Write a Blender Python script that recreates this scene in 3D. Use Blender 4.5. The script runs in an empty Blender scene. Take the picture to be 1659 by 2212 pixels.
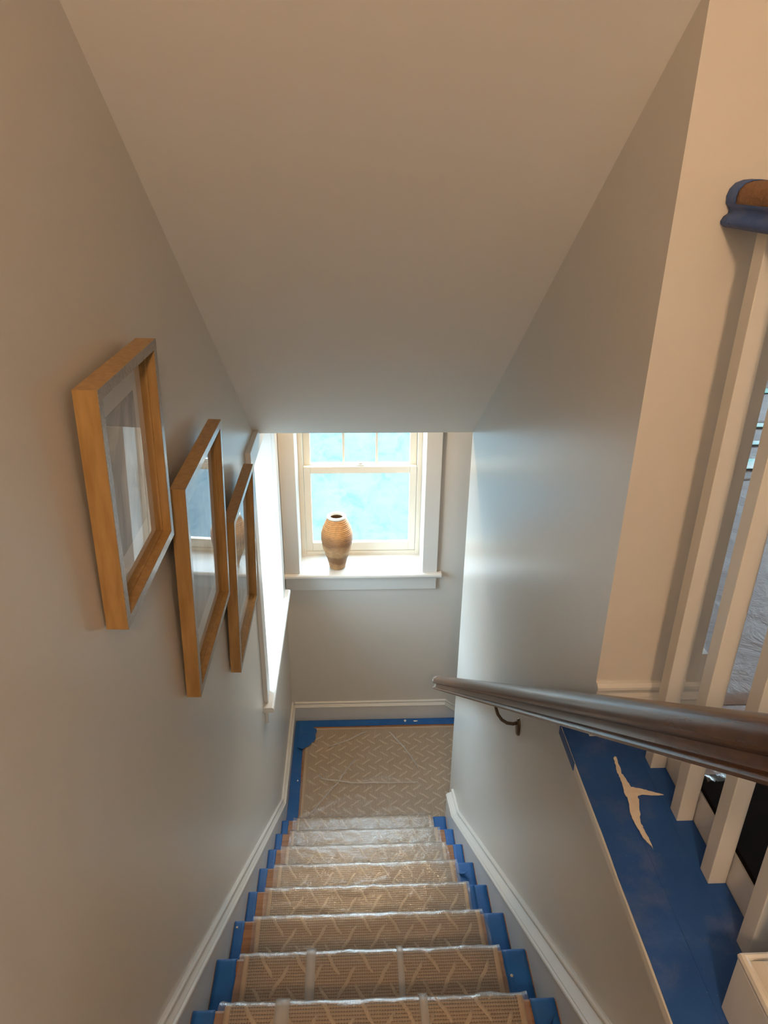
import bpy, bmesh, math, random
from mathutils import Vector, Matrix, noise
random.seed(7)
S = bpy.context.scene
C = S.collection

# ------------------------------------------------------------------ camera
F_PX, PITCH, YAW, ROLL = 1580.75, math.radians(25.4187), math.radians(2.6537), math.radians(0.6069)
CAM = Vector((0.0, 0.0, 3.4058))
_R = Vector((math.cos(YAW), -math.sin(YAW), 0))
_F = Vector((math.cos(PITCH)*math.sin(YAW), math.cos(PITCH)*math.cos(YAW), -math.sin(PITCH)))
_U = Vector((math.sin(PITCH)*math.sin(YAW), math.sin(PITCH)*math.cos(YAW), math.cos(PITCH)))
_cr, _sr = math.cos(ROLL), math.sin(ROLL)
cx, cy, cz = _R*_cr + _U*_sr, _R*(-_sr) + _U*_cr, -_F
cam_d = bpy.data.cameras.new('camera')
cam_d.sensor_fit = 'VERTICAL'; cam_d.sensor_height = 36.0; cam_d.lens = F_PX/2212*36.0
cam_d.clip_start = 0.02; cam_d.clip_end = 2000
cam = bpy.data.objects.new('camera', cam_d); C.objects.link(cam)
cam.matrix_world = Matrix(((cx.x, cy.x, cz.x, CAM.x), (cx.y, cy.y, cz.y, CAM.y), (cx.z, cy.z, cz.z, CAM.z), (0, 0, 0, 1)))
S.camera = cam

def at(px, py, X=None, Y=None, Z=None):
    """photo pixel -> point on the given plane"""
    x, y = px-829.5, py-1106
    x, y = _cr*x + _sr*y, -_sr*x + _cr*y
    d = _R*x - _U*y + _F*F_PX
    t = (X-CAM.x)/d.x if X is not None else (Y-CAM.y)/d.y if Y is not None else (Z-CAM.z)/d.z
    return CAM + d*t

# ------------------------------------------------------------------ sky and exposure
w = bpy.data.worlds.new('sky'); S.world = w; w.use_nodes = True
nt = w.node_tree; nt.nodes.clear()
bg = nt.nodes.new('ShaderNodeBackground'); wo = nt.nodes.new('ShaderNodeOutputWorld')
bg.inputs[0].default_value = (0.62, 0.85, 1.0, 1); bg.inputs[1].default_value = 13.5
nt.links.new(bg.outputs[0], wo.inputs[0])
S.view_settings.view_transform = 'Standard'
S.view_settings.look = 'None'
S.view_settings.gamma = 1.0
S.view_settings.use_curve_mapping = False
S.view_settings.exposure = 0.10

# ------------------------------------------------------------------ dimensions (metres, landing floor = 0)
RUN, RISE = 0.254, 0.1934
YN0, ZN0 = 1.1048, 1.5472                 # nosing of tread 0 (the eighth above the landing)
XL, XR = -0.422, 0.523                    # wall faces of the stairwell
SL, SR = -0.402, 0.488                    # faces of the skirting boards
YF = 3.9015                               # far wall
YE, ZH = 3.008, 2.355                     # lower end of the sloped ceiling
CS = 0.7416                               # its slope
YC = 1.256                                # end face of the right wall
XS = 0.744                                # hall side of the right wall
ZLEDGE = 2.256
ZHALL = 2.334
ZCEIL = 4.785
def YN(k): return YN0 + RUN*k
def ZN(k): return ZN0 - RISE*k
def nose_line(y): return ZN0 - (y-YN0)*RISE/RUN

# ------------------------------------------------------------------ materials
def srgb(r, g, b):
    f = lambda c: (c/255)/12.92 if c/255 <= .04045 else ((c/255+.055)/1.055)**2.4
    return (f(r), f(g), f(b), 1)
class NM:
    def __init__(s, name):
        s.m = bpy.data.materials.new(name); s.m.use_nodes = True
        s.t = s.m.node_tree; s.t.nodes.clear()
        s.out = s.n('ShaderNodeOutputMaterial')
    def n(s, typ, **kw):
        nd = s.t.nodes.new(typ)
        for k, v in kw.items(): setattr(nd, k, v)
        return nd
    def l(s, a, b): s.t.links.new(a, b)
    def val(s, sock, v):
        if hasattr(v, 'is_output') or isinstance(v, bpy.types.NodeSocket): s.l(v, sock)
        else: sock.default_value = v
    def coord(s, scale=(1, 1, 1), kind='Object', rot=(0, 0, 0)):
        tc = s.n('ShaderNodeTexCoord'); mp = s.n('ShaderNodeMapping')
        mp.inputs['Scale'].default_value = scale; mp.inputs['Rotation'].default_value = rot
        s.l(tc.outputs[kind], mp.inputs[0]); return mp.outputs[0]
    def noise(s, vec, scale, detail=4, rough=.5, dist=0):
        nd = s.n('ShaderNodeTexNoise'); s.l(vec, nd.inputs['Vector'])
        nd.inputs['Scale'].default_value = scale; nd.inputs['Detail'].default_value = detail
        nd.inputs['Roughness'].default_value = rough; nd.inputs['Distortion'].default_value = dist
        return nd.outputs[0]
    def ramp(s, fac, stops):
        r = s.n('ShaderNodeValToRGB'); e = r.color_ramp.elements
        while len(e) < len(stops): e.new(.5)
        for el, (p, c) in zip(e, stops):
            el.position = p; el.color = c if len(c) == 4 else (*c, 1)
        s.l(fac, r.inputs[0]); return r.outputs[0]
    def mix(s, fac, a, b, blend='MIX'):
        m = s.n('ShaderNodeMix', data_type='RGBA', blend_type=blend)
        s.val(m.inputs[0], fac); s.val(m.inputs[6], a); s.val(m.inputs[7], b); return m.outputs[2]
    def math(s, op, a, b=0.0, c=0.0):
        m = s.n('ShaderNodeMath', operation=op); s.val(m.inputs[0], a); s.val(m.inputs[1], b)
        s.val(m.inputs[2], c); return m.outputs[0]
    def bump(s, h, strength=.3, dist=.01, normal=None):
        b = s.n('ShaderNodeBump'); s.l(h, b.inputs['Height'])
        b.inputs['Strength'].default_value = strength; b.inputs['Distance'].default_value = dist
        if normal is not None: s.l(normal, b.inputs['Normal'])
        return b.outputs[0]
    def pbr(s, color, rough=.5, normal=None, **kw):
        p = s.n('ShaderNodeBsdfPrincipled')
        s.val(p.inputs['Base Color'], color); s.val(p.inputs['Roughness'], rough)
        if normal is not None: s.l(normal, p.inputs['Normal'])
        for k, v in kw.items(): s.val(p.inputs[k.replace('_', ' ')], v)
        s.l(p.outputs[0], s.out.inputs[0]); return p
MAT = {}
def mat_paint(name, col, rough, bscale=260, bs=.06):
    m = NM(name); v = m.coord()
    big = m.noise(v, 1.3, 3)
    c = m.mix(m.math('MULTIPLY', big, .12), col, (col[0]*.9, col[1]*.9, col[2]*.9, 1))
    m.pbr(c, rough, m.bump(m.noise(v, bscale, 2), bs, .002)); MAT[name] = m.m
mat_paint('wall_paint', (0.625, 0.602, 0.56, 1), .30)
mat_paint('ceiling_paint', (0.82, 0.81, 0.785, 1), .7)
mat_paint('trim_paint', (0.66, 0.655, 0.63, 1), .3, 120, .02)
mat_paint('window_cream', (0.78, 0.74, 0.64, 1), .35, 120, .02)
mat_paint('rim_white', (0.85, 0.84, 0.80, 1), .3, 60, .05)

m = NM('tread_wood'); v = m.coord((3, 60, 60))
g = m.noise(v, 1.2, 6, .6, .6); g2 = m.noise(m.coord((6, 300, 300)), 1, 2)
c = m.ramp(g, [(.25, srgb(112, 74, 48)), (.5, srgb(152, 108, 74)), (.8, srgb(174, 130, 92))])
c = m.mix(m.math('MULTIPLY', g2, .35), c, srgb(110, 68, 40))
m.pbr(c, .42, m.bump(g2, .15, .002)); MAT['tread_wood'] = m.m

m = NM('dark_floor_wood'); v = m.coord((60, 3, 60))
m.pbr(m.ramp(m.noise(v, 1.2, 6), [(.3, srgb(26, 16, 11)), (.8, srgb(56, 36, 24))]), .4); MAT['dark_wood'] = m.m

def mat_tape(name, col, col2, dust):
    m = NM(name); v = m.coord()
    c = m.mix(m.ramp(m.noise(v, 9, 4), [(.35, (0, 0, 0)), (.75, (1, 1, 1))]), col, col2)
    sp = m.ramp(m.noise(v, 170, 3, .6), [(.70, (0, 0, 0)), (.78, (1, 1, 1))])
    zone = m.ramp(m.noise(v, 11, 3), [(.48, (0, 0, 0)), (.68, (1, 1, 1))])
    c = m.mix(m.math('MULTIPLY', m.math('MULTIPLY', sp, zone), .75), c, (.72, .72, .70, 1))
    c = m.mix(m.math('MULTIPLY', m.ramp(m.noise(v, 10, 8, .72), [(.5, (0, 0, 0)), (.80, (1, 1, 1))]), dust), c, (.32, .31, .34, 1))
    m.pbr(c, .5, m.bump(m.noise(m.coord((1, 1, 1)), 420, 2), .25, .001), Specular_IOR_Level=.4); MAT[name] = m.m
mat_tape('blue_tape', (0.010, 0.100, 0.340, 1), (0.016, 0.125, 0.400, 1), .10)
mat_tape('ledge_tape', (0.010, 0.062, 0.250, 1), (0.018, 0.085, 0.300, 1), .24)

# carpet: ribbed weave, u across, v along (metres)
m = NM('carpet_weave')
tc = m.n('ShaderNodeTexCoord'); sx = m.n('ShaderNodeSeparateXYZ'); m.l(tc.outputs['UV'], sx.inputs[0])
rib = m.math('ABSOLUTE', m.math('SINE', m.math('MULTIPLY', sx.outputs[1], math.pi/.0088)))
col = m.math('ABSOLUTE', m.math('SINE', m.math('MULTIPLY', sx.outputs[0], math.pi/.0066)))
h = m.math('ADD', m.math('MULTIPLY', rib, .8), m.math('MULTIPLY', col, .35))
nz = m.noise(tc.outputs['UV'], 90, 3)
c = m.mix(m.ramp(h, [(.22, (0, 0, 0)), (.62, (1, 1, 1))]), srgb(114, 95, 75), srgb(194, 172, 146))
c = m.mix(m.math('MULTIPLY', nz, .3), c, srgb(120, 98, 74))
m.pbr(c, .9, m.bump(h, .8, .004), Specular_IOR_Level=.1); MAT['carpet'] = m.m
m = NM('carpet_ridge'); v = m.coord()
nz = m.noise(v, 260, 2)
m.pbr(m.mix(nz, srgb(184, 166, 142), srgb(212, 196, 172)), .9, m.bump(nz, .6, .004), Specular_IOR_Level=.1); MAT['ridge'] = m.m
m = NM('carpet_binding'); v = m.coord()
m.pbr(m.mix(m.noise(v, 200, 2), srgb(176, 150, 118), srgb(196, 172, 140)), .85); MAT['binding'] = m.m

# clear protective film: thin, glossy, crinkled
m = NM('clear_film'); v = m.coord()
h1 = m.noise(v, 60, 5, .65, .8); h2 = m.noise(v, 330, 2, .5)
nrm = m.bump(h2, .24, .0022, m.bump(h1, .22, .006))
geo = m.n('ShaderNodeNewGeometry')
fr = m.n('ShaderNodeFresnel'); m.l(nrm, fr.inputs[1])
m.l(m.math('MULTIPLY_ADD', geo.outputs['Backfacing'], 1/1.5-1.5, 1.5), fr.inputs[0])   # same 1.5 from either side of the thin sheet
tr = m.n('ShaderNodeBsdfTransparent'); gl = m.n('ShaderNodeBsdfGlossy'); df = m.n('ShaderNodeBsdfDiffuse')
gl.inputs['Roughness'].default_value = .08; m.l(nrm, gl.inputs['Normal'])
df.inputs[0].default_value = (.85, .87, .9, 1)
mx = m.n('ShaderNodeMixShader'); m.l(m.math('MULTIPLY', fr.outputs[0], 2.2), mx.inputs[0]); m.l(tr.outputs[0], mx.inputs[1]); m.l(gl.outputs[0], mx.inputs[2])
mx2 = m.n('ShaderNodeMixShader'); mx2.inputs[0].default_value = .09; m.l(mx.outputs[0], mx2.inputs[1]); m.l(df.outputs[0], mx2.inputs[2])  # small white share: slightly milky film, plus glare hazed into its colour
m.l(mx2.outputs[0], m.out.inputs[0]); MAT['film'] = m.m
m = NM('packing_tape')
tr = m.n('ShaderNodeBsdfTransparent'); p = m.n('ShaderNodeBsdfPrincipled')
p.inputs['Base Color'].default_value = (.8, .8, .8, 1); p.inputs['Roughness'].default_value = .25
mx = m.n('ShaderNodeMixShader'); mx.inputs[0].default_value = .34
m.l(tr.outputs[0], mx.inputs[1]); m.l(p.outputs[0], mx.inputs[2]); m.l(mx.outputs[0], m.out.inputs[0]); MAT['packing'] = m.m

m = NM('window_glass')
fr = m.n('ShaderNodeFresnel'); fr.inputs[0].default_value = 1.5
geo = m.n('ShaderNodeNewGeometry')
tr = m.n('ShaderNodeBsdfTransparent'); gl = m.n('ShaderNodeBsdfGlossy'); gl.inputs['Roughness'].default_value = .01
mx = m.n('ShaderNodeMixShader'); m.l(m.math('MULTIPLY', fr.outputs[0], m.math('SUBTRACT', 1.0, geo.outputs['Backfacing'])), mx.inputs[0]); m.l(tr.outputs[0], mx.inputs[1]); m.l(gl.outputs[0], mx.inputs[2])
m.l(mx.outputs[0], m.out.inputs[0]); MAT['glass'] = m.m

m = NM('dark_handrail_wood'); v = m.coord((40, 2.5, 2.5), rot=(0, 0, 0))
gr = m.noise(m.coord((70, 4, 4)), 1.5, 5, .6)
c = m.ramp(gr, [(.3, srgb(60, 40, 29)), (.7, srgb(98, 68, 50))])
geo = m.n('ShaderNodeNewGeometry'); sp = m.n('ShaderNodeSeparateXYZ'); m.l(geo.outputs['Position'], sp.inputs[0])
endz = m.ramp(m.math('SUBTRACT', sp.outputs[1], 2.55), [(.46, (0, 0, 0)), (.53, (1, 1, 1))])
smz = m.ramp(m.noise(m.coord(), 70, 4, .7), [(.53, (0, 0, 0)), (.58, (1, 1, 1))])
c = m.mix(m.math('MULTIPLY', endz, smz), c, (.75, .72, .66, 1))
m.pbr(c, .25, m.bump(gr, .25, .003), Specular_IOR_Level=.45); MAT['rail'] = m.m

m = NM('frame_wood'); v = m.coord((8, 8, 8))
gr = m.noise(m.coord((40, 40, 6)), 2, 4)
m.pbr(m.ramp(gr, [(.3, srgb(148, 114, 66)), (.7, srgb(172, 138, 88))]), .4, Coat_Weight=.15); MAT['frame_wood'] = m.m
m = NM('frame_wood_sheen'); gr = m.noise(m.coord((60, 60, 60)), 3, 4)  # same wood as the sides, greyed for the cool light it reflects
m.pbr(m.ramp(gr, [(.3, srgb(120, 110, 98)), (.7, srgb(150, 140, 128))]), .3, m.bump(gr, .3, .002), Coat_Weight=.4, Coat_Roughness=.12); MAT['frame_wood_sheen'] = m.m
m = NM('mat_board'); m.pbr(m.mix(m.noise(m.coord(), 8), srgb(216, 211, 204), srgb(224, 220, 214)), .9); MAT['mat_board'] = m.m
def mat_art(name, a, b, sc):
    m = NM(name); v = m.coord((1, 1, .6))
    m.pbr(m.ramp(m.noise(v, sc, 5, .55, .8), [(.42, a), (.55, b), (.75, srgb(208, 202, 196))]), .9); MAT[name] = m.m
mat_art('print_figure', srgb(150, 146, 142), srgb(190, 184, 178), 9)
mat_art('print_wash', srgb(168, 164, 160), srgb(200, 194, 186), 5)
mat_art('print_lines', srgb(160, 154, 146), srgb(196, 190, 180), 13)

m = NM('vase_clay'); v = m.coord()
sp = m.n('ShaderNodeSeparateXYZ'); m.l(v, sp.inputs[0])
wz = m.math('ADD', sp.outputs[2], m.math('MULTIPLY', m.math('SUBTRACT', m.noise(v, 14, 4), .5), .055))
c = m.ramp(m.math('DIVIDE', wz, .36), [(0, srgb(182, 140, 96)), (.10, srgb(172, 130, 88)), (.14, srgb(134, 94, 60)), (.24, srgb(138, 98, 62)), (.30, srgb(190, 148, 102)),
    (.42, srgb(194, 150, 104)), (.50, srgb(150, 106, 68)), (.62, srgb(172, 122, 78)), (.72, srgb(206, 150, 92)), (1, srgb(208, 152, 96))])
c = m.mix(m.math('MULTIPLY', m.ramp(m.noise(v, 45, 4), [(.45, (0, 0, 0)), (.7, (1, 1, 1))]), .35), c, srgb(110, 78, 52))
m.pbr(c, .6, m.bump(m.noise(v, 120, 3), .2, .002)); MAT['vase'] = m.m
m = NM('vase_inside'); m.pbr(m.mix(m.noise(m.coord(), 40), srgb(84, 56, 30), srgb(112, 78, 44)), .8); MAT['vase_inside'] = m.m
m = NM('bronze'); m.pbr(m.mix(m.noise(m.coord(), 60), srgb(92, 76, 60), srgb(120, 102, 84)), .28, Metallic=.9); MAT['bronze'] = m.m
m = NM('plaster'); m.pbr(m.mix(m.noise(m.coord(), 90, 4), srgb(196, 184, 168), srgb(224, 214, 200)), .8, m.bump(m.noise(m.coord((1, .3, 1)), 160, 4), .8, .003)); MAT['plaster'] = m.m
m = NM('floor_paper'); v = m.coord()
cr = m.noise(v, 9, 5, .6, .5)
m.pbr(m.mix(cr, srgb(150, 142, 144), srgb(176, 168, 170)), .6, m.bump(cr, .5, .03)); MAT['paper'] = m.m
m = NM('kraft_paper'); v = m.coord(); cr = m.noise(v, 45, 5, .65, .6)
m.pbr(m.mix(cr, srgb(112, 80, 54), srgb(150, 112, 78)), .7, m.bump(cr, .9, .012)); MAT['kraft'] = m.m
m = NM('pale_tape'); v = m.coord()
m.pbr(m.mix(m.ramp(m.noise(v, 14, 3), [(.4, (0, 0, 0)), (.7, (1, 1, 1))]), srgb(120, 214, 210), srgb(222, 238, 238)), .4); MAT['pale_tape'] = m.m
m = NM('matt_black'); m.pbr(m.mix(m.noise(m.coord(), 30), (.006, .005, .005, 1), (.014, .010, .008, 1)), .9, Specular_IOR_Level=.05); MAT['flat_black'] = m.m
m = NM('sea_water'); v = m.coord((1.0, .42, 1))
r1 = m.noise(v, 1.5, 5, .62, .8); r2 = m.noise(m.coord((1, .5, 1)), 5.5, 4, .6)
hh = m.math('ADD', r1, m.math('MULTIPLY', r2, .3))
c = m.ramp(hh, [(.50, (.0500, .0800, .0930, 1)), (.60, (.0680, .0940, .1040, 1)), (.78, (.080, .1020, .110, 1))])
m.pbr(c, .6, m.bump(hh, .12, .5), Specular_IOR_Level=.02); MAT['sea'] = m.m
def mat_lamp(name, col, st):
    m = NM(name); e = m.n('ShaderNodeEmission'); e.inputs[0].default_value = col; e.inputs[1].default_value = st
    m.l(e.outputs[0], m.out.inputs[0]); MAT[name] = m.m
mat_lamp('lamp_lens', (1, .72, .42, 1), 30)

# ------------------------------------------------------------------ mesh helpers
class MB:
    def __init__(s): s.v = []; s.f = []; s.uv = {}
    def add(s, verts, faces):
        o = len(s.v); s.v += [tuple(x) for x in verts]; s.f += [tuple(i+o for i in f) for f in faces]; return o
    def box(s, x0, x1, y0, y1, z0, z1, T=None):
        p = [(x, y, z) for z in (z0, z1) for x, y in ((x0, y0), (x1, y0), (x1, y1), (x0, y1))]
        if T: p = [T(*q) for q in p]
        s.add(p, [(0, 3, 2, 1), (4, 5, 6, 7), (0, 1, 5, 4), (1, 2, 6, 5), (2, 3, 7, 6), (3, 0, 4, 7)]); return s
    def prism(s, poly, a, b, fn):
        """poly of 2-D points extruded between a and b; fn(p, t) -> point"""
        n = len(poly)
        s.add([fn(p, a) for p in poly] + [fn(p, b) for p in poly],
              [tuple(range(n-1, -1, -1)), tuple(range(n, 2*n))] + [(i, (i+1) % n, n+(i+1) % n, n+i) for i in range(n)]); return s
    def lathe(s, prof, cxy, n=48):
        vs = []; fs = []
        for r, z in prof:
            for i in range(n):
                a = 2*math.pi*i/n; vs.append((cxy[0]+r*math.cos(a), cxy[1]+r*math.sin(a), z))
        for j in range(len(prof)-1):
            for i in range(n):
                fs.append((j*n+i, j*n+(i+1) % n, (j+1)*n+(i+1) % n, (j+1)*n+i))
        s.add(vs, fs); return s
    def tube(s, pts, rad, n=10, sq=(1, 1)):
        pts = [Vector(p) for p in pts]; rad = rad if isinstance(rad, (list, tuple)) else [rad]*len(pts)
        vs = []; fs = []; ref = Vector((0, 1, 0.01))
        for i, p in enumerate(pts):
            t = (pts[min(i+1, len(pts)-1)] - pts[max(i-1, 0)]).normalized()
            a = t.cross(ref).normalized(); b = t.cross(a)
            for k in range(n):
                q = 2*math.pi*k/n; vs.append(p + (a*math.cos(q)*sq[0] + b*math.sin(q)*sq[1])*rad[i])
        for i in range(len(pts)-1):
            for k in range(n): fs.append((i*n+k, i*n+(k+1) % n, (i+1)*n+(k+1) % n, (i+1)*n+k))
        fs.append(tuple(range(n-1, -1, -1))); fs.append(tuple((len(pts)-1)*n+k for k in range(n)))
        s.add(vs, fs); return s
    def build(s, name, mat, parent=None, smooth=False, bevel=0, uvs=None, rel=None):
        me = bpy.data.meshes.new(name); me.from_pydata(s.v, [], s.f)
        bm = bmesh.new(); bm.from_mesh(me); bmesh.ops.recalc_face_normals(bm, faces=bm.faces); bm.to_mesh(me); bm.free()
        if uvs is not None:
            ul = me.uv_layers.new(name='UVMap')
            for lp in me.loops: ul.data[lp.index].uv = uvs[lp.vertex_index]
        if rel is not None:
            me.transform(Matrix.Translation(-Vector(rel)))
        me.materials.append(MAT[mat])
        for p in me.polygons: p.use_smooth = smooth
        o = bpy.data.objects.new(name, me); C.objects.link(o)
        if rel is not None: o.location = rel
        if parent is not None:
            o.parent = parent
            if parent.type == 'MESH' or True:
                o.matrix_parent_inverse = Matrix.Translation(-parent.location) if parent.rotation_euler[:] == (0, 0, 0) else Matrix.Identity(4)
        if bevel:
            b = o.modifiers.new('bevel', 'BEVEL'); b.width = bevel; b.segments = 2; b.limit_method = 'ANGLE'; b.angle_limit = math.radians(40)
        return o
def tag(o, label, cat, group=None):
    o['label'] = label; o['category'] = cat
    if group: o['group'] = group
    return o
def struct(o): o['kind'] = 'structure'; return o
def empty(name, loc, label=None, cat=None, group=None):
    o = bpy.data.objects.new(name, None); C.objects.link(o); o.location = loc; o.empty_display_size = .05
    if label: tag(o, label, cat, group)
    return o
def offset_path(path, t):
    """shift an open 2-D polyline sideways (to its left) by t with mitred joints"""
    out = []
    for i, p in enumerate(path):
        ds = []
        if i > 0: ds.append((Vector(p)-Vector(path[i-1])).normalized())
        if i < len(path)-1: ds.append((Vector(path[i+1])-Vector(p)).normalized())
        ns = [Vector((-d.y, d.x)) for d in ds]
        n = ns[0] if len(ns) == 1 else (ns[0]+ns[1])
        if len(ns) == 2: n = n/(n.length_squared/2) if n.length > 1e-6 else ns[0]
        out.append(Vector(p)+n*t)
    return out
def sweep(mb, path, prof, fn):
    """profile points (o, t): o = out from the wall, t = to the left of the path; fn(o, a, b)"""
    rows = [[fn(o, *q) for q in offset_path(path, t)] for o, t in prof]
    n, k = len(prof), len(path)
    vs = [rows[i][j] for j in range(k) for i in range(n)]
    fs = [(j*n+i, j*n+(i+1) % n, (j+1)*n+(i+1) % n, (j+1)*n+i) for j in range(k-1) for i in range(n)]
    fs += [tuple(range(n-1, -1, -1)), tuple((k-1)*n+i for i in range(n))]
    mb.add(vs, fs); return mb

# ================================================================== SETTING
def wall_with_hole(name, T, u0, u1, z0, z1, hole, thick):
    mb = MB(); a, b, c, d = hole
    mb.box(u0, a, -thick, 0, z0, z1, T); mb.box(b, u1, -thick, 0, z0, z1, T)
    mb.box(a, b, -thick, 0, z0, c, T); mb.box(a, b, -thick, 0, d, z1, T)
    return struct(mb.build(name, 'wall_paint'))
T_far = lambda u, d, z: (u, YF-d, z)                 # d: into the room
T_left = lambda u, d, z: (XL+d, u, z)
ZST, ZHD = 1.147, 2.295                              # stool top and window head
WF = (-0.330, 0.419); WL = (2.79, 3.60)
wall_far = wall_with_hole('wall_far', T_far, XL-.30, 2.35, -1.6, 4.9, (WF[0]-.018, WF[1]+.018, ZST-.028, ZHD+.018), .30)
wall_left = wall_with_hole('wall_left', T_left, -2.7, YF, -1.6, 4.9, (WL[0]-.018, WL[1]+.018, ZST-.028, ZHD+.018), .30)
wall_right = struct(MB().box(XR, XS, YC, YE, -1.6, ZCEIL).build('wall_right', 'wall_paint'))
struct(MB().box(XR, .656, .0, YC, -.3, ZLEDGE-.022).build('wall_half', 'wall_paint'))
struct(MB().box(XS, 2.35, YE-.12, YE, -1.6, 2.2).build('wall_return', 'wall_paint'))
struct(MB().box(2.25, 2.35, YE, YF, -1.6, 2.2).build('wall_passage_end', 'wall_paint'))
struct(MB().box(-.72, 4.4, -2.8, -2.6, 1.5, 4.9).build('wall_back', 'wall_paint'))
# sloped ceiling with its header
mb = MB(); ytop = YE-(ZCEIL-ZH)/CS
mb.prism([(YE, ZH), (ytop, ZCEIL), (ytop+.15, ZCEIL), (YE, ZH+.14)], XL, XR, lambda p, x: (x, p[0], p[1]))
mb.box(XL, XR, YE-.03, YE, ZH+.05, 2.80)
ceiling_slope = struct(mb.build('ceiling_slope', 'ceiling_paint'))
struct(MB().box(XL, XS, YE, YF, 2.75, 2.85).build('ceiling_landing', 'ceiling_paint'))
struct(MB().box(-.75, 4.45, -2.85, 4.6, ZCEIL, ZCEIL+.2).build('ceiling', 'ceiling_paint'))
# triangular wall between slope and hall ceiling
struct(MB().prism([(YC, ZH+(YE-YC)*CS+.0), (YC, ZCEIL), (ytop, ZCEIL)], XR, XR+.1, lambda p, x: (x, p[0], p[1])).build('wall_gable', 'wall_paint'))
# hall / room shell
struct(MB().box(XS, 4.3, YC, 4.3, 2.2, ZHALL-.004).build('floor_room', 'dark_wood'))
mb = MB(); mb.box(.668, 4.3, .0, YC, 2.2, ZHALL-.004); mb.box(XL, 4.3, -2.7, .06, 2.2, ZHALL-.004)
struct(mb.build('floor_hall', 'dark_wood'))
struct(MB().box(XS, XS+.08, YE, 4.35, 2.2, ZCEIL).build('wall_room_left', 'wall_paint'))
T_room = lambda u, d, z: (u, 4.3-d, z)
wall_with_hole('wall_room_far', T_room, XS, 4.4, 2.0, 4.9, (1.2, 3.8, 2.8, 4.4), .2)
T_rr = lambda u, d, z: (4.3-d, u, z)
wall_with_hole('wall_room_right', T_rr, -2.8, 4.4, 1.5, 4.9, (2.9, 4.0, 2.9, 4.2), .15)
# landing floor, lower flight running on to the right
struct(MB().box(XL-.02, .72, YN(7)-.03, YF, -.2, 0).build('floor_landing', 'tread_wood'))
lower = empty('lower_staircase', (.72, 3.45, -1.3), 'lower flight of wooden steps descending past the landing behind the stair wall', 'staircase')
for i in range(5):
    MB().box(.70+.254*i, .72+.254*(i+1), YE+.004, YF-.019, -RISE*(i+1)-.03, -RISE*(i+1)).build('tread', 'tread_wood', lower)
    MB().box(.70+.254*i, .72+.254*i, YE+.004, YF-.019, -RISE*(i+2), -RISE*(i+1)-.03).build('riser', 'trim_paint', lower)

# skirting boards and baseboards with a double-bead cap
SK = .100*1.0                                        # cap top above the nosing line
CAPH = .042
def cap_profile(t):
    return [(0, 0), (.006, 0), (.0105, -.003), (.0115, -.007), (.0100, -.011), (.0065, -.0125), (.0065, -.0155), (.010+(t-.018)*.4, -.019), (t-.003, -.0245), (t-.0025, -.027),
            (t+.003, -.029), (t+.0045, -.033), (t+.003, -.037), (t, -.039), (t, -CAPH), (0, -CAPH)]
def skirt(name, path, x_wall, sgn, t, bottom):
    fn = lambda o, a, b: (x_wall+sgn*o, a, b)
    low = offset_path(path, -CAPH)
    mb = MB().prism([tuple(p) for p in low] + bottom, 0, t, lambda p, o: (x_wall+sgn*o, p[0], p[1]))
    root = struct(mb.build(name, 'trim_paint'))
    sweep(MB(), path, cap_profile(t), fn).build('cap_moulding', 'trim_paint', root)
    return root
zt = .146
yk = YN0 + (ZN0 + SK - zt)*RUN/RISE                  # knee where the slope meets the level part
# paths run towards the camera for 'left of path' = up
pl = [(.0, nose_line(0)+SK), (yk, zt), (YF-.0, zt)]
skirt('baseboard_left', pl, XL, 1, SL-XL, [(YF, 0.001), (YN(7)-.03, 0.001), (YN(7)-.03, -.12), (.0, nose_line(0)-.32)])
pr = [(.0, nose_line(0)+SK), (2.70, nose_line(2.70)+SK), (2.90, .372)]
skirt('baseboard_right', pr, XR, -1, XR-SR, [(2.90, 0.001), (YN(7)-.03, 0.001), (YN(7)-.03, -.12), (.0, nose_line(0)-.32)])
pf = [(XL+.02, zt), (.613, zt), (1.5, zt-(1.5-.613)*RISE/RUN)]
fnf = lambda o, a, b: (a, YF-o, b)
lowf = offset_path(pf, -CAPH)
bf = struct(MB().prism([tuple(p) for p in lowf]+[(1.5, -1.0), (.722, -.25), (.722, 0.001), (SL, 0.001)], 0, .018, lambda p, o: (p[0], YF-o, p[1])).build('baseboard_far', 'trim_paint'))
sweep(MB(), pf, cap_profile(.018), fnf).build('cap_moulding', 'trim_paint', bf)
# baseboard on the end face of the right wall, standing on the ledge
ph = [(XR, ZLEDGE+.140), (XS+.015, ZLEDGE+.140)]
fnh = lambda o, a, b: (a, YC-o, b)
big = [(0, 0), (.008, 0), (.016, -.006), (.017, -.012), (.012, -.018), (.011, -.024), (.016, -.030), (.019, -.038), (.016, -.045), (0, -.045)]
bh = struct(MB().box(XR, XS+.015, YC-.014, YC, ZLEDGE, ZLEDGE+.096).build('baseboard_hall', 'trim_paint'))
sweep(MB(), ph, big, fnh).build('cap_moulding', 'trim_paint', bh)
struct(MB().box(XS, XS+.014, YC, 3.0, ZHALL, ZHALL+.13).build('baseboard_room', 'trim_paint'))

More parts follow.
